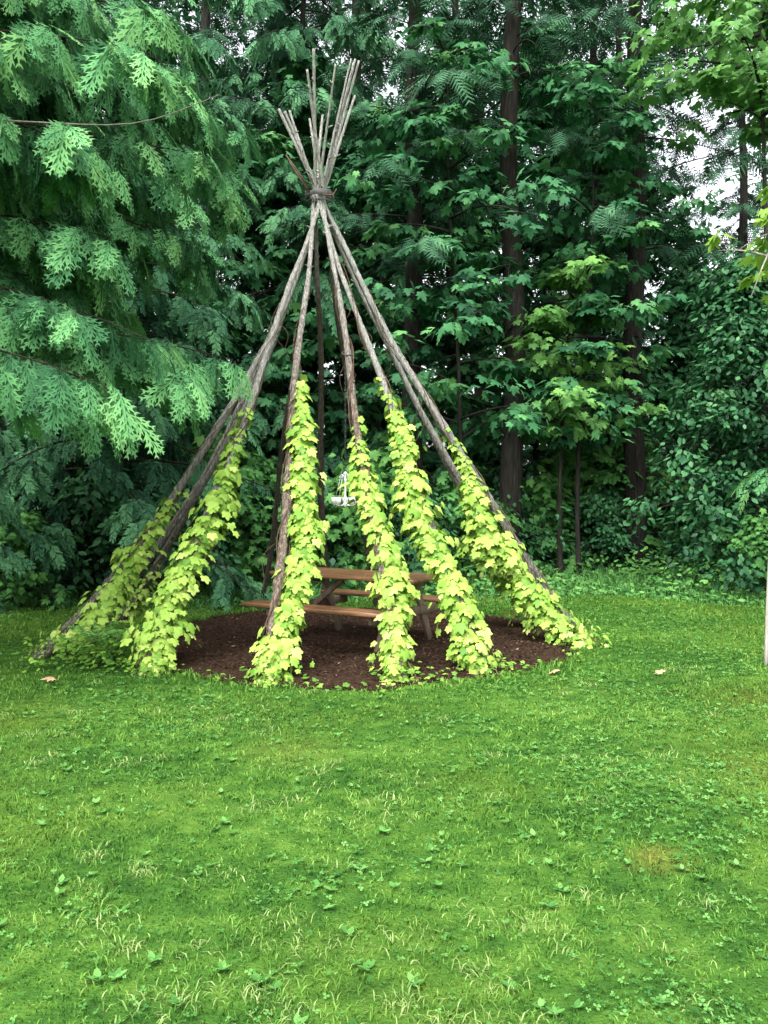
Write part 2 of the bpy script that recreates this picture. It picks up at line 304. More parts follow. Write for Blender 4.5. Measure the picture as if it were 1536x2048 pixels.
# ---------------------------------------------------------------- tepee frame
ZT=4.93
tep=empty('tepee_frame',(C[0],C[1],0),label='tall tepee frame of weathered poles bound near the top',category='tepee frame')
poles=[(-3.38,8.55,.56,6.5,.05,M_pole,.06),
 (-3.35,11.0,.44,6.35,.044,M_pole,-.05),
 (-2.15,7.75,.1,6.25,.05,M_pole,.045),
 (-1.0,7.38,.06,6.05,.05,M_polered,-.06),
 (.14,7.4,.04,6.0,.047,M_polered,.03),
 (.93,7.75,.07,6.05,.047,M_pole,-.035),
 (2.15,9.25,.2,5.95,.055,M_pole,.05),
 (1.98,10.5,.2,5.8,.05,M_pole,-.045),
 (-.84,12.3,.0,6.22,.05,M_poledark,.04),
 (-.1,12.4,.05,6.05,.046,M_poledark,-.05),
 (-3.38,10.0,.52,6.4,.038,M_pole,-.02),
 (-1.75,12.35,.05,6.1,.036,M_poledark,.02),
 (2.05,11.4,.24,5.7,.042,M_pole,.0),
 (-3.15,9.2,.55,6.45,.036,M_pole,.075)]
def pole_pos(i,z):
    bx,by,b,_,_,_,lat=poles[i]; B=np.array([bx,by])-C; z=np.atleast_1d(np.asarray(z,float)); t=1-z/ZT
    r=np.where(t>0,(1-b)*t+b*t*t,(1-b)*t); perp=np.array([-B[1],B[0]])/np.linalg.norm(B)*lat
    wob=np.stack([.022*np.sin(z*2.1+i*1.7),.02*np.sin(z*1.7+i*2.3)],1)*(z>0.3)[:,None]*np.clip(ZT-z,0,1)[:,None]
    xy=C+B*r[:,None]+perp*np.clip(z/ZT,0,1)[:,None]+wob
    return np.concatenate([xy,z[:,None]],1)
for i,pp in enumerate(poles):
    z=np.concatenate([np.linspace(-.12,ZT,130),np.linspace(ZT+.04,pp[3],30)])
    path=pole_pos(i,z); rad=pp[4]*(1-.76*np.clip(z/6.4,0,1)); rad*=1+.35*np.exp(-np.clip(z,0,9)/.12)*.6
    rad=rad*(1+.06*np.sin(z*3.3+i)+.05*np.sin(z*9+i*2))
    v,f=tube(path,rad,14,.09); v-= np.array([C[0],C[1],0])
    b=Batch(); b.add(v,f)
    for k in range(10):
        zz=U(1.6,6.0)
        if zz>pp[3]-.1: continue
        p0=pole_pos(i,zz)[0]-np.array([C[0],C[1],0]); a=U(0,6.28); d=np.array([math.cos(a),math.sin(a),.5])
        L=U(.03,.07); v,f=tube([p0,p0+d*L*.6,p0+d*L],[.012,.009,.005],6); b.add(v,f)
    for k in range(40):
        zz=U(.1,3.6); pa=pole_pos(i,np.linspace(zz,zz+U(.12,.4),5))-np.array([C[0],C[1],0]); a=U(0,6.28); R=pp[4]*(1-.76*zz/6.4)
        off=np.array([math.cos(a),math.sin(a),0]); w_=np.array([-off[1],off[0],0])*U(.005,.012)
        lift=np.array([1.0,1.0,1.03,1.12,1.3]) if U(0,1)<.5 else np.array([1.3,1.1,1.02,1.,1.])
        c=pa+off*(R*lift)[:,None]*1.04; vv=np.concatenate([c-w_,c+w_]); fa=np.array([(j,j+5,j+6,j+1) for j in range(4)]); b.add(vv,fa)
    me=b.mesh('pole',pp[5],True); obj('pole',me,tep)
b=Batch()
for zc,hh,rr0,t in ((4.94,.03,.155,.3),(4.87,.01,.13,1.0)):
    ns=6
    for k in range(ns):
        a0=2*math.pi*k/ns+t; a1=2*math.pi*(k+1)/ns+t
        p0=np.array([rr0*math.cos(a0),rr0*math.sin(a0)*.85]); p1=np.array([rr0*math.cos(a1),rr0*math.sin(a1)*.85]); mid=(p0+p1)/2; d=p1-p0
        v,f=box(np.linalg.norm(d)+.03,.01,hh*2-.008*(k%2),(mid[0],mid[1],zc+.006*(k%3)),rot('Z',math.atan2(d[1],d[0])),.003); b.add(v,f)
obj('binding_band',b.mesh('binding_band',M_band),tep)
b=Batch()
th=np.linspace(0,2*np.pi*2,90); v,f=tube(np.stack([.105*np.cos(th),.09*np.sin(th),4.7+.02*th/6.28*1.2+.01*np.sin(th*1.3)],1),.004,6); b.add(v,f)
v,f=tube([(-.12,-.1,5.0),(-.26,-.14,5.2),(-.36,-.13,5.34)],[.014,.011,.006],6,.1); b.add(v,f)
v,f=tube([(-.1,-.12,4.93),(-.22,-.16,5.1),(-.33,-.15,5.28)],[.01,.008,.005],6,.1); b.add(v,f)
v,f=tube([(.05,-.14,4.9),(.16,-.16,4.89),(.2,-.15,4.96)],[.008,.008,.005],6); b.add(v,f)
obj('lashing_rope',b.mesh('lashing_rope',M_vine,True),tep)

# ---------------------------------------------------------------- hop vines
def hop(i,ztop,nl,wid,off=(0,0),zdens=1.0,stems=2,gaps=(),label='',taper=.7,bush=1.35,z0=0.):
    base=pole_pos(i,0.)[0]
    e=empty('hop_vine',(base[0],base[1],0),label=label,category='climbing vine',group='golden hop vines climbing the tepee poles')
    b=Batch()
    for s in range(stems):
        zt=min(ztop+U(.4,1.7),4.7); z=np.linspace(0,zt,160); ph=U(0,6.28); tw=U(4,8)
        p=pole_pos(i,z); rr=poles[i][4]*(1-.7*z/6.5)+.008
        loose=.02*np.abs(np.sin(z*2.3+s))
        p[:,0]+=np.cos(z*tw+ph)*(rr+loose); p[:,1]+=np.sin(z*tw+ph)*(rr+loose)
        p[:8,:2]+=rng.normal(0,.02,(1,2))+np.linspace(.1,0,8)[:,None]*np.array([math.cos(ph),math.sin(ph)])
        v,f=tube(p-base,np.linspace(.007,.003,160),5); b.add(v,f)
    for s in range(7):
        zs=U(.6,min(ztop+1.4,4.4)); p0=pole_pos(i,zs)[0]-base; dr=np.array([rng.normal(0,.12),rng.normal(0,.08),-U(.3,.7)])
        tt=np.linspace(0,1,14)[:,None]; p=p0+dr*tt+np.concatenate([.05*np.sin(tt*7+s),.04*np.cos(tt*5),.08*np.sin(tt*3.1)],1); v,f=tube(p,.0024,4); b.add(v,f)
    obj('vine_stem',b.mesh('vine_stem',M_vine,True),e)
    u=rng.beta(1.0,zdens*1.1,nl); z=z0+u*(ztop-z0)
    cl=np.sin(z*7+i*2)*.5+np.sin(z*13+i)*.4+np.sin(z*23+2*i)*.35
    k=np.clip((ztop-z)/taper,.1,1)
    W=wid*(.8+.38*cl)*k*(1+(bush-1)*np.clip((.7-z)/.5,0,1))
    ok=(U(0,1,nl)<np.clip((ztop-z)/taper,.13,1))&(U(0,1,nl)<np.clip(1.15+.5*cl,.45,1))
    for g0,g1 in gaps: ok&=~((z>g0)&(z<g1)&(U(0,1,nl)<.7))
    z=z[ok];W=W[ok];k=k[ok];n=len(z)
    p=pole_pos(i,z); a=U(0,2*np.pi,n); R=.035+np.abs(rng.normal(0,1,n))*np.abs(W)*.55
    R=np.minimum(R,.045+np.abs(W)*1.6)
    p[:,0]+=np.cos(a)*R+off[0]*k*np.clip(z/.5,.15,1)+.04*np.sin(z*4+i); p[:,1]+=np.sin(a)*R*.8+off[1]*k; p[:,2]+=rng.normal(0,.03,n)-.25*R
    p[:,2]=np.maximum(p[:,2],.03)
    out=np.stack([np.cos(a),np.sin(a)-.25,np.zeros(n)],1)
    tip=out*U(.3,.9,n)[:,None]+np.stack([rng.normal(0,.3,n),rng.normal(0,.25,n),-U(.6,1.2,n)],1)
    nm=out*.7+np.stack([rng.normal(0,.25,n),rng.normal(0,.25,n),U(.5,1.2,n)],1)
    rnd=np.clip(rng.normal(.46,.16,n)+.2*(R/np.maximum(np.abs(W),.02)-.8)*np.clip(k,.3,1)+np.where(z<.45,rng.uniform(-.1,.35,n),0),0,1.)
    size=U(.055,.122,n)*np.where(z<.3,.8,1)*np.where(z>ztop-.5,.85,1)
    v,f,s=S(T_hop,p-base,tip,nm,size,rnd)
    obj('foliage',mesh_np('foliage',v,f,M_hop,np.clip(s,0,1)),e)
    return e
lab='yellow-green golden hop vine climbing a tepee pole'
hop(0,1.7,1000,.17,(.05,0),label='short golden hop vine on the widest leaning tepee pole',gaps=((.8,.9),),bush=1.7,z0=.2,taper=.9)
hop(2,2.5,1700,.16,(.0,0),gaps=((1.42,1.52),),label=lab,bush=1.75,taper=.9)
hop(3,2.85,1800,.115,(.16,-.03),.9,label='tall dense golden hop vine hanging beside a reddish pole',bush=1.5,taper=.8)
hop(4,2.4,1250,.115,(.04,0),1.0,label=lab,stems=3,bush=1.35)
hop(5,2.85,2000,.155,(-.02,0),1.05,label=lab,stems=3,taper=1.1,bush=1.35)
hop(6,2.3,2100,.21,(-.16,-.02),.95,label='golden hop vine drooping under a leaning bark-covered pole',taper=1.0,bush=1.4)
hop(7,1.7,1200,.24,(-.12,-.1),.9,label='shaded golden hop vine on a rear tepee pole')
hop(1,.8,220,.15,label='small golden hop vine at the foot of a rear pole')
P=[]
for i in (2,3,4,5,6):
    b0=pole_pos(i,0)[0]; k=60; P.append(np.stack([b0[0]+rng.normal(.05,.17,k),b0[1]+rng.normal(-.02,.09,k),U(.02,.14,k)],1))
k=620; P.append(np.stack([rng.normal(-2.7,.3,k),rng.normal(8.2,.25,k),U(.02,.28,k)],1))
k=110; a=U(3.3,6.4,k); r=mulch_r(a)+rng.normal(.02,.07,k); P.append(np.stack([MC[0]+r*np.cos(a)*MX,MC[1]+r*np.sin(a),U(.01,.07,k)],1))
P=np.concatenate(P);n=len(P)
v,f,s=S(T_hop,P,np.stack([rng.normal(0,1,n),rng.normal(-.3,1,n),rng.normal(0,.2,n)],1),np.stack([rng.normal(0,.4,n),rng.normal(-.3,.3,n),np.ones(n)],1),U(.025,.06,n),U(-.3,.45,n))
obj('hop_seedlings',mesh_np('hop_seedlings',v,f,M_hop,np.clip(s,0,1)),kind='stuff')

# ---------------------------------------------------------------- picnic table
tb=empty('picnic_table',(-.29,9.26,.03),label='brown stained wooden picnic table with attached benches on the mulch',category='picnic table')
tb.rotation_euler=(0,0,math.radians(-33))
L=1.83
def boards(n,w,gap,z,y0,L,th=.04):
    b=Batch(); tot=n*w+(n-1)*gap
    for i in range(n):
        v,f=box(L-U(0,.012),w,th,(0,y0-tot/2+w/2+i*(w+gap),z+U(-.001,.001)),None,.005); b.add(v,f)
    return b
b=boards(5,.138,.008,.72,0,L); obj('table_top',b.mesh('table_top',M_table),tb)
for s in (-1,1):
    b=boards(2,.125,.008,.43,s*.68,L); obj('bench_seat',b.mesh('bench_seat',M_table),tb)
for sx in (-1,1):
    b=Batch(); x=sx*.60
    for s in (-1,1):
        y0,y1=s*.2,s*.52; ll=math.hypot(.32,.69)
        v,f=box(.04,.09,ll-.045,(x,(y0+y1)/2,.34),rot('X',math.atan2(s*.32,.69)),.004); b.add(v,f)
    v,f=box(.038,1.42,.09,(x+sx*.041,0,.362),None,.005); b.add(v,f)
    v,f=box(.038,.64,.09,(x+sx*.041,0,.652),None,.005); b.add(v,f)
    v,f=box(.5,.04,.06,(x-sx*.22,0,.515),rot('Y',sx*math.radians(38)),.004); b.add(v,f)
    obj('leg_frame',b.mesh('leg_frame',M_leg),tb)

# ---------------------------------------------------------------- chandelier
pz=3.05; hp=pole_pos(4,pz)[0]; cx,cy=hp[0]-.03,hp[1]+.07; zc=1.47
ch=empty('chandelier',(cx,cy,zc),label='small white candle chandelier hanging on a chain inside the tepee',category='chandelier')
b=Batch()
prof=[(0,0),(.012,.01),(.02,.03),(.008,.05),(.014,.08),(.02,.1),(.009,.13),(.009,.27),(.018,.29),(.008,.31),(.008,.34),(.02,.355),(.006,.37)]
v,f=tube([(0,0,z) for r,z in prof],[max(r,.002) for r,z in prof],12); b.add(v,f)
obj('centre_stem',b.mesh('centre_stem',M_white,True),ch)
for k in range(5):
    a=2*math.pi*k/5+.35; c,s_=math.cos(a),math.sin(a); b=Batch()
    pts=[(.0,.06),(.03,.03),(.07,.02),(.1,.03),(.118,.05)]
    v,f=tube([(r*c,r*s_,z) for r,z in pts],.004,6); b.add(v,f)
    v,f=tube([(.012*c,.012*s_,.3),(.04*c,.04*s_,.345),(.06*c,.06*s_,.32),(.05*c,.05*s_,.29)],.005,6); b.add(v,f)
    v,f=tube([(.055*c,.055*s_,.3),(.11*c,.11*s_,.09)],.0016,4); b.add(v,f)
    obj('arm',b.mesh('arm',M_white,True),ch)
    pr=[(.006,-.045),(.018,-.035),(.03,-.01),(.034,.035),(.032,.036),(.026,.0),(.004,-.03)]
    v,f=tube([(.122*c,.122*s_,.07+z) for r,z in pr],[r for r,z in pr],12); b=Batch(); b.add(v,f)
    obj('candle_cup',b.mesh('candle_cup',M_glass,True),ch)
b=Batch(); top=pz-zc-.02
th=np.linspace(0,math.pi*1.6,14); v,f=tube(np.stack([.02*np.sin(th),np.zeros(14),.40+.022*-np.cos(th)],1),.004,6); b.add(v,f)
zz=.42; k=0
while zz<top:
    t=np.linspace(0,2*np.pi,9); lx=.008*np.cos(t); lz=.017*np.sin(t)
    v,f=tube(np.stack([lx*(k%2==0),lx*(k%2==1),zz+lz],1)+np.array([1e-4,1e-4,0])*np.arange(9)[:,None],.0024,4,cap=False); b.add(v,f); zz+=.027;k+=1
t=np.linspace(0,2*np.pi,16); v,f=tube(np.stack([.03+.06*np.cos(t),-.07+.06*np.sin(t),top+.02+.03*np.sin(t)],1),.006,5); b.add(v,f)
obj('hanging_chain',b.mesh('hanging_chain',M_black,True),ch)

# ---------------------------------------------------------------- trees
def limb(p0,az,L,rise,droop,n=10):
    t=np.linspace(0,1,n)[:,None]; d=np.array([math.cos(az),math.sin(az),0.])
    side=np.array([-d[1],d[0],0])*rng.normal(0,.08)*L
    return p0+d*L*t+np.array([0,0,1.])*(rise*L*t-droop*L*t**2)+side*t**2
def lerp_path(p,t):
    i=np.clip(t*(len(p)-1),0,len(p)-1.001); k=i.astype(int); w=(i-k)[:,None]; return p[k]*(1-w)+p[k+1]*w
def cedar_mesh(name,H,R,z0,nb,T,mat,barkmat,spr=(.26,.42),dens=1.,tr=.22,lean=(0,0),azr=None,rise=.12,droop=.38,hang=(.35,1.15),bough=1.,stubs=0,ldens=None,nj=.4,tap=.85,prof=None):
    tb_=Batch(); fb=Batch(); ldens=ldens or dens
    z=np.linspace(-.1,H,24); tp=np.stack([lean[0]*z+.05*np.sin(z),lean[1]*z+.05*np.cos(z*.8),z],1)
    v,f=tube(tp,tr*(1-.9*z/H)*(1+.6*np.exp(-np.clip(z,0,9)/.3)),14,.07); tb_.add(v,f)
    for k in range(stubs):
        zz=U(1.5,z0+1); p0=lerp_path(tp,np.array([(zz+.1)/(H+.1)]))[0]; Ls=U(.3,1.8); v,f=tube(limb(p0,U(0,6.28),Ls,.1,.5,6),np.linspace(.018,.004,6),5); tb_.add(v,f)
    for k in range(nb):
        zz=z0+(H-z0)*((k+U(0,1))/nb); az=k*2.399+U(-.3,.3)
        if azr is not None: az=U(*azr)
        Lb=R*(1-tap*((zz-z0)/(H-z0)))*U(.7,1.1)*(prof(zz) if prof else 1)
        if Lb<.3: continue
        p0=lerp_path(tp,np.array([(zz+.1)/(H+.1)]))[0]; pb=limb(p0,az,Lb,rise+U(-.05,.08),droop*U(.7,1.2))
        v,f=tube(pb,np.linspace(.008+.005*Lb,.003,10),6); tb_.add(v,f)
        ns=int(Lb*4.5*dens)+2
        ts=np.sort(U(.1,1,ns)); c=lerp_path(pb,ts); d=np.array([math.cos(az),math.sin(az),0]); sd=np.array([-d[1],d[0],0])
        for t,q in zip(ts,c):
            sg=rng.choice([-1,1]); ll=(.3+.7*(1-t))*U(.5,1.)*min(1.3,.35*Lb)*bough
            dd=d*U(.35,.9)+sd*sg*U(.4,1.); dd/=np.linalg.norm(dd)
            m=int(ll*11*ldens)+3; tt=U(0,1,m); dr_=U(.3,.85)
            pp=q+dd*(ll*tt)[:,None]+np.array([0,0,-1.])*(dr_*ll*tt**2)[:,None]+rng.normal(0,.02,(m,3))
            v,f=tube([q,q+dd*ll*.5-np.array([0,0,.25*dr_*ll]),q+dd*ll-np.array([0,0,dr_*ll])],[.005,.003,.0015],4,cap=False); tb_.add(v,f)
            s2=np.where(U(0,1,m)<.5,-1,1)[:,None]; dn=np.cross(dd,[0,0,1.])
            tipd=dd*U(.3,1,m)[:,None]+dn*s2*U(.1,.9,m)[:,None]+np.stack([rng.normal(0,.15,m),rng.normal(0,.15,m),-U(hang[0],hang[1],m)],1)
            nm=np.stack([rng.normal(0,nj,m)+d[0]*.5,rng.normal(0,nj,m)+d[1]*.5,np.ones(m)],1)
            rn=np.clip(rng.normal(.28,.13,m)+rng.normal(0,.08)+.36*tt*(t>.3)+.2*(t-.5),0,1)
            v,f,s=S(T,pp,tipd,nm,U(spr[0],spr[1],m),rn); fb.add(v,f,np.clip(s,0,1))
    print(name,fb.n); return tb_.mesh(name+'_trunk',barkmat,True),fb.mesh(name+'_foliage',mat)
def leafy_mesh(name,H,R,z0,nb,T,mat,nl,size,tr=.08,lean=(0,0),padr=.55,flat=.35,barkmat=None,profile=None,upw=1.,rise=.35,droop=.3,thick=True):
    tb_=Batch(); fb=Batch()
    z=np.linspace(-.1,H,22); tp=np.stack([lean[0]*z+.08*np.sin(z*.7),lean[1]*z+.08*np.cos(z*.6),z],1)
    v,f=tube(tp,tr*(1-.88*z/H)*(1+.5*np.exp(-np.clip(z,0,9)/.3)),10,.04); tb_.add(v,f)
    per=int(nl/nb)
    for k in range(nb):
        q=(k+U(0,1))/nb; zz=z0+(H-z0)*q; az=k*2.399+U(-.5,.5); pr=profile(q) if profile else math.sqrt(max(.02,1-q))*(.6+.4*min(1,q*5))
        Lb=R*pr*U(.45,1.2); p0=lerp_path(tp,np.array([(zz+.1)/(H+.1)]))[0]; pb=limb(p0,az,Lb,rise*U(.3,1.6),droop*U(.4,1.5))
        v,f=tube(pb,np.linspace(.008+.012*Lb,.003,10),6); tb_.add(v,f)
        nc=max(2,int(Lb*2.6))
        for c in range(nc):
            t=U(.25,1.0); ctr=lerp_path(pb,np.array([t]))[0]+rng.normal(0,.28,3)*np.array([1,1,.8])*min(1,Lb)
            v,f=tube([lerp_path(pb,np.array([t*.9]))[0],ctr],[.006,.003],4,cap=False); tb_.add(v,f)
            m=max(6,int(per/nc*U(.5,1.5))); dirs=rng.normal(size=(m,3)); dirs=norm(dirs)*(U(0,1,m)**.5)[:,None]; pr_=padr*U(.5,1.2); fl=flat*(U(.7,2.2) if thick else U(.6,1.1))
            pp=ctr+dirs*np.array([pr_,pr_,pr_*fl]); pp[:,2]-=.25*pr_*(dirs[:,0]**2+dirs[:,1]**2)
            o=dirs*np.array([1,1,0])+np.array([math.cos(az),math.sin(az),0])*.4
            tip=o*U(.4,1,m)[:,None]+np.stack([rng.normal(0,.4,m),rng.normal(0,.4,m),-U(.15,.9,m)],1)
            nm=o*.5+np.stack([rng.normal(0,.35,m),rng.normal(0,.35,m),np.full(m,upw)],1)
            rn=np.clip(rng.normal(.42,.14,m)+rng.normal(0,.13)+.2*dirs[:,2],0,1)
            v,f,s=S(T,pp,tip,nm,U(size[0],size[1],m),rn); fb.add(v,f,np.clip(s,0,1))
    return tb_.mesh(name+'_trunk',barkmat or M_bark,True),fb.mesh(name+'_foliage',mat)
def place(name,meshes,loc,rz=0,sc=1,label='',cat='tree',group=None,leafname='crown'):
    e=empty(name,loc,label=label,category=cat); e.rotation_euler=(0,0,rz); e.scale=(sc,sc,sc) if not isinstance(sc,tuple) else sc
    if group: e['group']=group
    obj('trunk' if cat=='tree' else 'stems',meshes[0],e); obj(leafname,meshes[1],e); return e
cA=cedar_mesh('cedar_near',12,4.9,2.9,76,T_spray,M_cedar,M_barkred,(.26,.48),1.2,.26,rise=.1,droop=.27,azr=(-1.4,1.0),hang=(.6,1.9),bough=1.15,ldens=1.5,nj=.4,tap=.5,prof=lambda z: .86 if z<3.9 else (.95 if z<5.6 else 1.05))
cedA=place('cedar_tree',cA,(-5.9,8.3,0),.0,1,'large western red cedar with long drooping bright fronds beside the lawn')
b=Batch()
for pts in ([(1.6,-.5,5.3),(2.6,-1.3,4.6),(3.3,-1.6,4.45),(4.0,-1.5,4.45),(4.6,-1.4,4.75)],):
    P=np.array(pts); t=np.linspace(0,1,16); P=np.stack([np.interp(t,np.linspace(0,1,len(pts)),P[:,k]) for k in range(3)],1)
    for _ in range(3): P[1:-1]=(P[:-2]+P[1:-1]*2+P[2:])/4
    v,f=tube(P,np.linspace(.009,.003,16),6,.06); b.add(v,f)
obj('bare_twig',b.mesh('bare_twig',M_twig2,True),cedA)
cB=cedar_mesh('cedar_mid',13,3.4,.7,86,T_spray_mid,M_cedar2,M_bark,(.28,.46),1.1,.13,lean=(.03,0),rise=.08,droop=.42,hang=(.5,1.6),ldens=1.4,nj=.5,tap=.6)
place('cedar_tree',cB,(-4.3,13.8,0),1.0,1,'shaded cedar with fronds hanging to the ground at the wood edge')
place('cedar_tree',cB,(-7.9,13.6,0),3.1,1.1,'shaded cedar with fronds hanging to the ground at the wood edge')
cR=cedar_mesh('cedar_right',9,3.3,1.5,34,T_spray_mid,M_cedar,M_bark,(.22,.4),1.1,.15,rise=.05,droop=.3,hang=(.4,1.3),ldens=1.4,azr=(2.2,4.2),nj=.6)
place('cedar_tree',cR,(7.4,10.8,0),0,1,'cedar with pale fronds reaching over the lawn edge')
place('cedar_tree',cB,(-1.6,19.5,0),2.2,1.3,'tall cedar with hazy hanging fronds in the wood')
def pxX(px,d): return (px-768)/1737*d
fA=cedar_mesh('fir_a',25,3.2,7.0,62,T_fir,M_fir,M_bark,(.4,.7),.75,.25,rise=.05,droop=.28,stubs=30)
fB=cedar_mesh('fir_b',24,2.8,8.5,54,T_fir,M_fir,M_bark,(.4,.7),.75,.22,lean=(.006,0),rise=.02,droop=.33,stubs=26)
firs=[(826,16.2,fA,.8),(1024,15.7,fB,1.0),(1187,18.5,fB,.75),(1268,16.4,fA,.88),(1480,21,fB,.75),(560,22,fA,1),(415,19,fB,.9),(905,24,fB,1),(1110,25,fB,.9),(715,25,fA,1.1),(180,22,fA,1),(40,26,fB,1.1),(960,30,fA,1),(1235,27,fA,.9)]
for k,(px,d,m,sc) in enumerate(firs):
    place('fir_tree',m,(pxX(px,d),d,0),k*1.9,sc,'tall dark fir with straight bare lower trunk in the wood',group='tall fir trees in the wood')
mA=leafy_mesh('maple_a',10.5,2.6,1.6,42,T_maple,M_maple,4800,(.12,.24),.07,padr=.62,flat=.26,thick=False)
mB=leafy_mesh('maple_b',8.5,2.2,.7,36,T_maple,M_maple,4000,(.11,.22),.06,lean=(.03,.0),padr=.58,flat=.28,thick=False)
mC=leafy_mesh('maple_c',9.5,2.4,2.4,27,T_maple,M_maple,2300,(.12,.22),.05,lean=(-.02,.01),padr=.55,flat=.28,profile=lambda q:.9-.35*q,thick=False)
maps=[(920,15.3,mC,1.0),(1160,15.6,mC,.97),(1215,19,mA,.95),(750,18.0,mB,1.15),(630,19.,mA,1.05),(1450,19,mB,.8),(500,18,mB,1.1),(300,19,mA,1.1),(900,20,mA,1.15),(1080,20.5,mA,1.2),(1360,19.5,mB,.9)]
for k,(px,d,m,sc) in enumerate(maps):
    place('maple_tree',m,(pxX(px,d),d,0),k*2.3+.5,sc,'young bigleaf maple with layered broad leaves at the wood edge',group='young maples at the wood edge')
mL=leafy_mesh('maple_light',11,2.7,7.4,24,T_maple,M_light,2500,(.12,.2),.07,padr=.55,flat=.35)
place('maple_tree',mL,(6.2,14.3,0),.8,1,'slim maple with pale green overhanging upper leaves')
mL2=leafy_mesh('maple_light_low',5.6,1.7,2.4,20,T_maple,M_light,1200,(.12,.2),.05,padr=.5,flat=.3,thick=False)
place('maple_tree',mL2,(3.2,15.4,0),2.1,1,'small maple with lighter green leaves among dark trunks')
sA=leafy_mesh('alder',5.4,1.9,.2,60,T_ov,M_shrub,12000,(.09,.15),.06,padr=.5,flat=.6,upw=.7)
place('alder_tree',sA,(5.9,14.4,0),0,1.0,'dense dark green alder bush tree at the lawn edge')
place('alder_tree',sA,(7.9,14.8,0),2,1.1,'dense dark green alder bush tree at the lawn edge')
place('alder_tree',sA,(6.6,18.2,0),4,1.15,'dense dark green alder bush tree at the lawn edge')
bA=leafy_mesh('bush_a',1.7,1.1,.05,26,T_maple,M_under,1800,(.08,.16),.02,padr=.35,flat=.6)
bB=leafy_mesh('bush_b',1.3,1.0,.05,26,T_ov,M_shrub,2400,(.06,.12),.02,padr=.32,flat=.7)
bx=[(-8,12.4,bB,1.1),(-6.6,12.6,bA,1),(-5.1,12.3,bA,.75),(-4.4,13.4,bB,1.4),(-3.2,13.4,bB,1.2),(-2.3,14.1,bA,1.1),(-1.3,14.2,bB,1.3),(-.4,14.6,bA,1.2),(.5,14.7,bB,1.2),(1.3,15.3,bA,1.1),(2.2,15.9,bB,1.2),(3.1,16.5,bA,1.1),(4.2,16.4,bB,1.2),(5.9,13.6,bA,.7),(6.9,13.2,bB,.9),(-2.9,15.6,bA,1.5),(.2,16.4,bA,1.4),(3.9,18.0,bA,1.5),(1.8,18,bB,1.6),(5.0,17.5,bA,1.5)]
for k,(x,y,m,sc) in enumerate(bx):
    place('woodland_bush',m,(x,y,0),k*1.3,sc,'leafy green bush at the edge of the wood',cat='bush',group='bushes along the wood edge',leafname='foliage')
n=38000; x=U(-9,9,n); y=edge_y(x)-.1+rng.gamma(2,.85,n); k=np.hypot(x-C[0],y-C[1])>2.95; x=x[k];y=y[k]; n=len(x)
V,F,sh=blades(n,np.stack([x,y,np.zeros(n)],1),U(.05,.29,n)*np.clip((y-edge_y(x)+.2)/1.2,.25,1.6),U(.004,.008,n),U(.3,1.3,n),np.clip(rng.normal(.55,.25,n),0,1))
obj('tall_grass',mesh_np('tall_grass',V,F,M_under,np.clip(sh,0,1)),kind='stuff')
n=24000; x=U(-10,10,n); dy=rng.gamma(2,1.2,n); y=edge_y(x)+.15+dy; z=U(.05,.5,n)*np.clip(dy/1.5,.2,2.4)*(.8+.5*nz(x,y,1.3))
z=np.maximum(z,.03)
v,f,s=S(T_ov,np.stack([x,y,z],1),np.stack([rng.normal(0,1,n),rng.normal(-.4,1,n),rng.normal(-.3,.3,n)],1),np.stack([rng.normal(0,.5,n),rng.normal(-.3,.4,n),np.ones(n)],1),U(.05,.14,n),U(.2,1.,n))
obj('undergrowth',mesh_np('undergrowth',v,f,M_under,np.clip(s,0,1)),kind='stuff')
nc=1700; cx=U(-30,30,nc); cy=U(31,44,nc); cz=U(0,1,nc)**.9*30
for gx,gz,gr in ((14.2,16.6,2.5),(13.3,11.8,1.9),(14.5,12.4,1.6),(.8,20,1.5),(5,11,1.0)):
    k=np.hypot(cx/cy*38-gx,(cz-1.6)/cy*38+1.6-gz)>gr; cx=cx[k];cy=cy[k];cz=cz[k]
k=(U(0,1,len(cx))<np.where((cx>-3)&(cz>8),np.where(cx>8,.8,.9),1.)); cx=cx[k];cy=cy[k];cz=cz[k]
m=60; ctr=np.repeat(np.stack([cx,cy,cz],1),m,0); n=len(ctr); o=rng.normal(0,1,(n,3))*np.array([1.0,1.0,.65])
cs=np.repeat(rng.normal(0,.12,len(cx)),m)
v,f,s=S(T_quad,ctr+o,np.stack([rng.normal(0,1,n),rng.normal(0,1,n),rng.normal(-.5,.5,n)],1),np.stack([rng.normal(0,.6,n),rng.normal(-.3,.6,n),np.ones(n)],1),U(.22,.45,n),np.clip(rng.normal(.45,.15,n)+cs,0,1))
obj('distant_wood',mesh_np('distant_wood',v,f,M_far,np.clip(s,0,1)),kind='stuff')
n=34000; x=U(-26,26,n); y=U(21,34,n); z=U(0,1,n)**1.3*7
v,f,s=S(T_quad,np.stack([x,y,z],1),np.stack([rng.normal(0,1,n),rng.normal(0,1,n),rng.normal(-.5,.5,n)],1),np.stack([rng.normal(0,.6,n),rng.normal(-.3,.6,n),np.ones(n)],1),U(.2,.4,n),U(.1,.7,n))
obj('distant_thicket',mesh_np('distant_thicket',v,f,M_far,np.clip(s,0,1)),kind='stuff')
sap=leafy_mesh('sapling',4.5,.8,3.6,7,T_maple,M_lime,70,(.09,.17),.014,padr=.22,barkmat=M_twig)
se=place('maple_sapling',sap,(3.66,8.1,0),1.0,1,'slim maple sapling with pale lime leaves at its top')
a_=np.array([(0,0,4.0),(-.08,-.03,3.9),(-.18,-.05,3.68),(-.28,-.06,3.42)]); ca,sa=math.cos(-1.),math.sin(-1.); a_[:,:2]=a_[:,:2]@np.array([[ca,sa],[-sa,ca]])
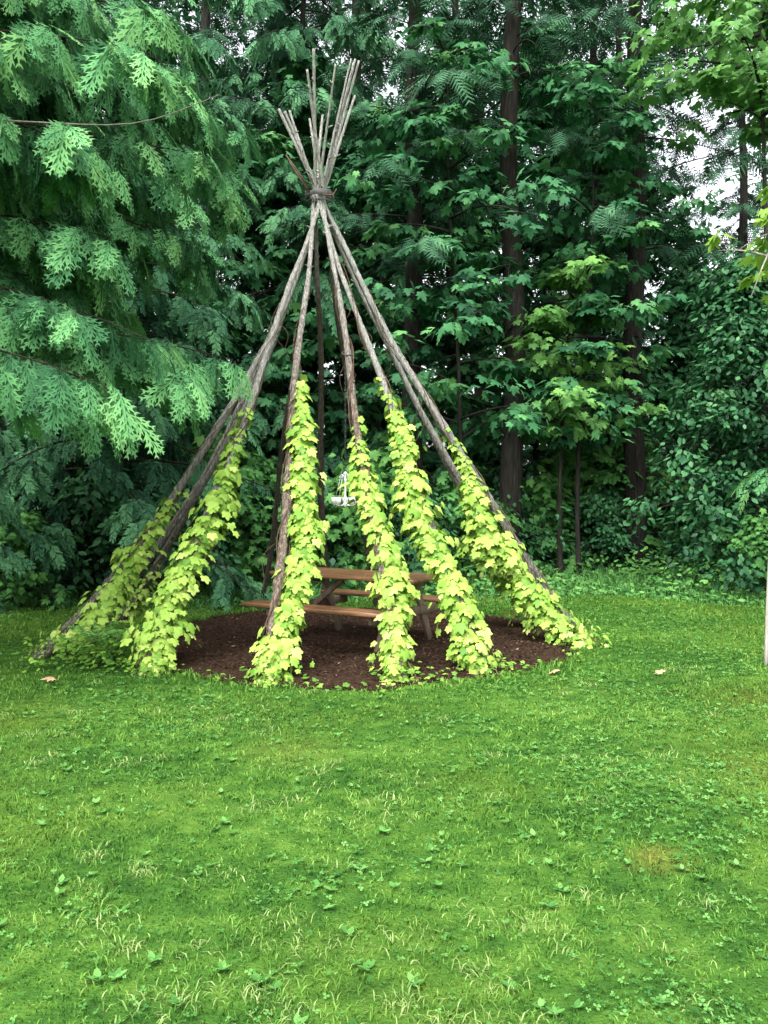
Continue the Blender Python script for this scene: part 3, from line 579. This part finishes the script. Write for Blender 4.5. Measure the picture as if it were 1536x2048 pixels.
v,f=tube(a_,[.009,.009,.007,.004],6); bb=Batch(); bb.add(v,f); obj('dead_twig',bb.mesh('dead_twig',M_twig,True),se)
fb=Batch(); e=empty('fern_plant',(-2.55,8.1,0.1),label='small green fern growing between the leaning poles',category='fern')
for k in range(11):
    a=k*2.4; n_=20; t=np.linspace(0.12,1,n_); Lf=U(.3,.46); d=np.array([math.cos(a),math.sin(a),0])
    p=d*(Lf*t)[:,None]+np.array([0,0,1])*(Lf*(1.6*t-1.0*t**2))[:,None]; sd=np.cross(d,[0,0,1.])
    for s_ in (-1,1):
        v,f,s=S(T_slim,p,np.tile(sd*s_+d*.4,(n_,1))+rng.normal(0,.1,(n_,3)),np.tile([0,0,1.],(n_,1)),.11*np.sin(np.pi*(.12+.83*t)),U(.6,1.,n_)); fb.add(v,f,s)
obj('fronds',fb.mesh('fronds',M_under),e)
fb=Batch()
for k in range(11):
    a=k*2.4; t=np.linspace(0,.95,8); d=np.array([math.cos(a),math.sin(a),0]); v,f=tube(d*(.36*t)[:,None]+np.array([0,0,1])*(.36*(1.6*t-1.0*t**2))[:,None],np.linspace(.004,.0015,8),4); fb.add(v,f)
v,f=tube([(0,0,-.1),(0.004,0,-.05),(0,0,.01)],[.02,.016,.01],6); fb.add(v,f)
obj('stalks',fb.mesh('stalks',M_under),e)
for k,(x,y) in enumerate(((-2.8,7.35),(-1.55,8.9),(-.9,8.6),(2.45,7.6),(.9,8.1),(1.55,7.7))):
    T=T_maple; v=T[0]*np.array([1,1,1.6])*U(.07,.11); o=obj('fallen_leaf',mesh_np('fallen_leaf',v,T[1],M_fallen),label='curled tan fallen maple leaf lying on the ground',category='leaf',group='fallen leaves')
    o.location=(x,y,.05); o.rotation_euler=(U(-.3,.3),U(-.3,.3),U(0,6))

# ---------------------------------------------------------------- light, sky, camera
w=D.worlds.new('World'); bpy.context.scene.world=w; w.use_nodes=True; nt=w.node_tree; nt.nodes.clear()
sk=nt.nodes.new('ShaderNodeTexSky'); sk.sky_type='NISHITA'; sk.sun_disc=False; sk.sun_elevation=math.radians(58); sk.sun_rotation=math.radians(200); sk.air_density=1; sk.dust_density=6; sk.ozone_density=1
hs=nt.nodes.new('ShaderNodeHueSaturation'); hs.inputs['Saturation'].default_value=.2; hs.inputs['Value'].default_value=4.2
bg=nt.nodes.new('ShaderNodeBackground'); bg.inputs[1].default_value=.15; ou=nt.nodes.new('ShaderNodeOutputWorld')
nt.links.new(sk.outputs[0],hs.inputs['Color']); nt.links.new(hs.outputs[0],bg.inputs[0]); nt.links.new(bg.outputs[0],ou.inputs[0])
sl=D.lights.new('sun','SUN'); sl.energy=.8; sl.angle=math.radians(35); sl.color=(1,.97,.92); so=D.objects.new('sun',sl); col.objects.link(so)
el,az=math.radians(58),math.radians(200)
dirv=Vector((math.sin(az)*math.cos(el),math.cos(az)*math.cos(el),math.sin(el)))
so.rotation_euler=dirv.to_track_quat('Z','Y').to_euler()
cam=D.cameras.new('camera'); co=D.objects.new('camera',cam); col.objects.link(co); cam.sensor_fit='VERTICAL'; cam.sensor_height=24; cam.lens=24*1737/2048
co.location=(0,0,1.6); co.rotation_euler=(math.radians(90-1.12),0,0); cam.clip_end=600; cam.clip_start=.05
sc=bpy.context.scene; sc.camera=co; sc.view_settings.view_transform='Standard'; sc.view_settings.look='None'; sc.view_settings.exposure=0
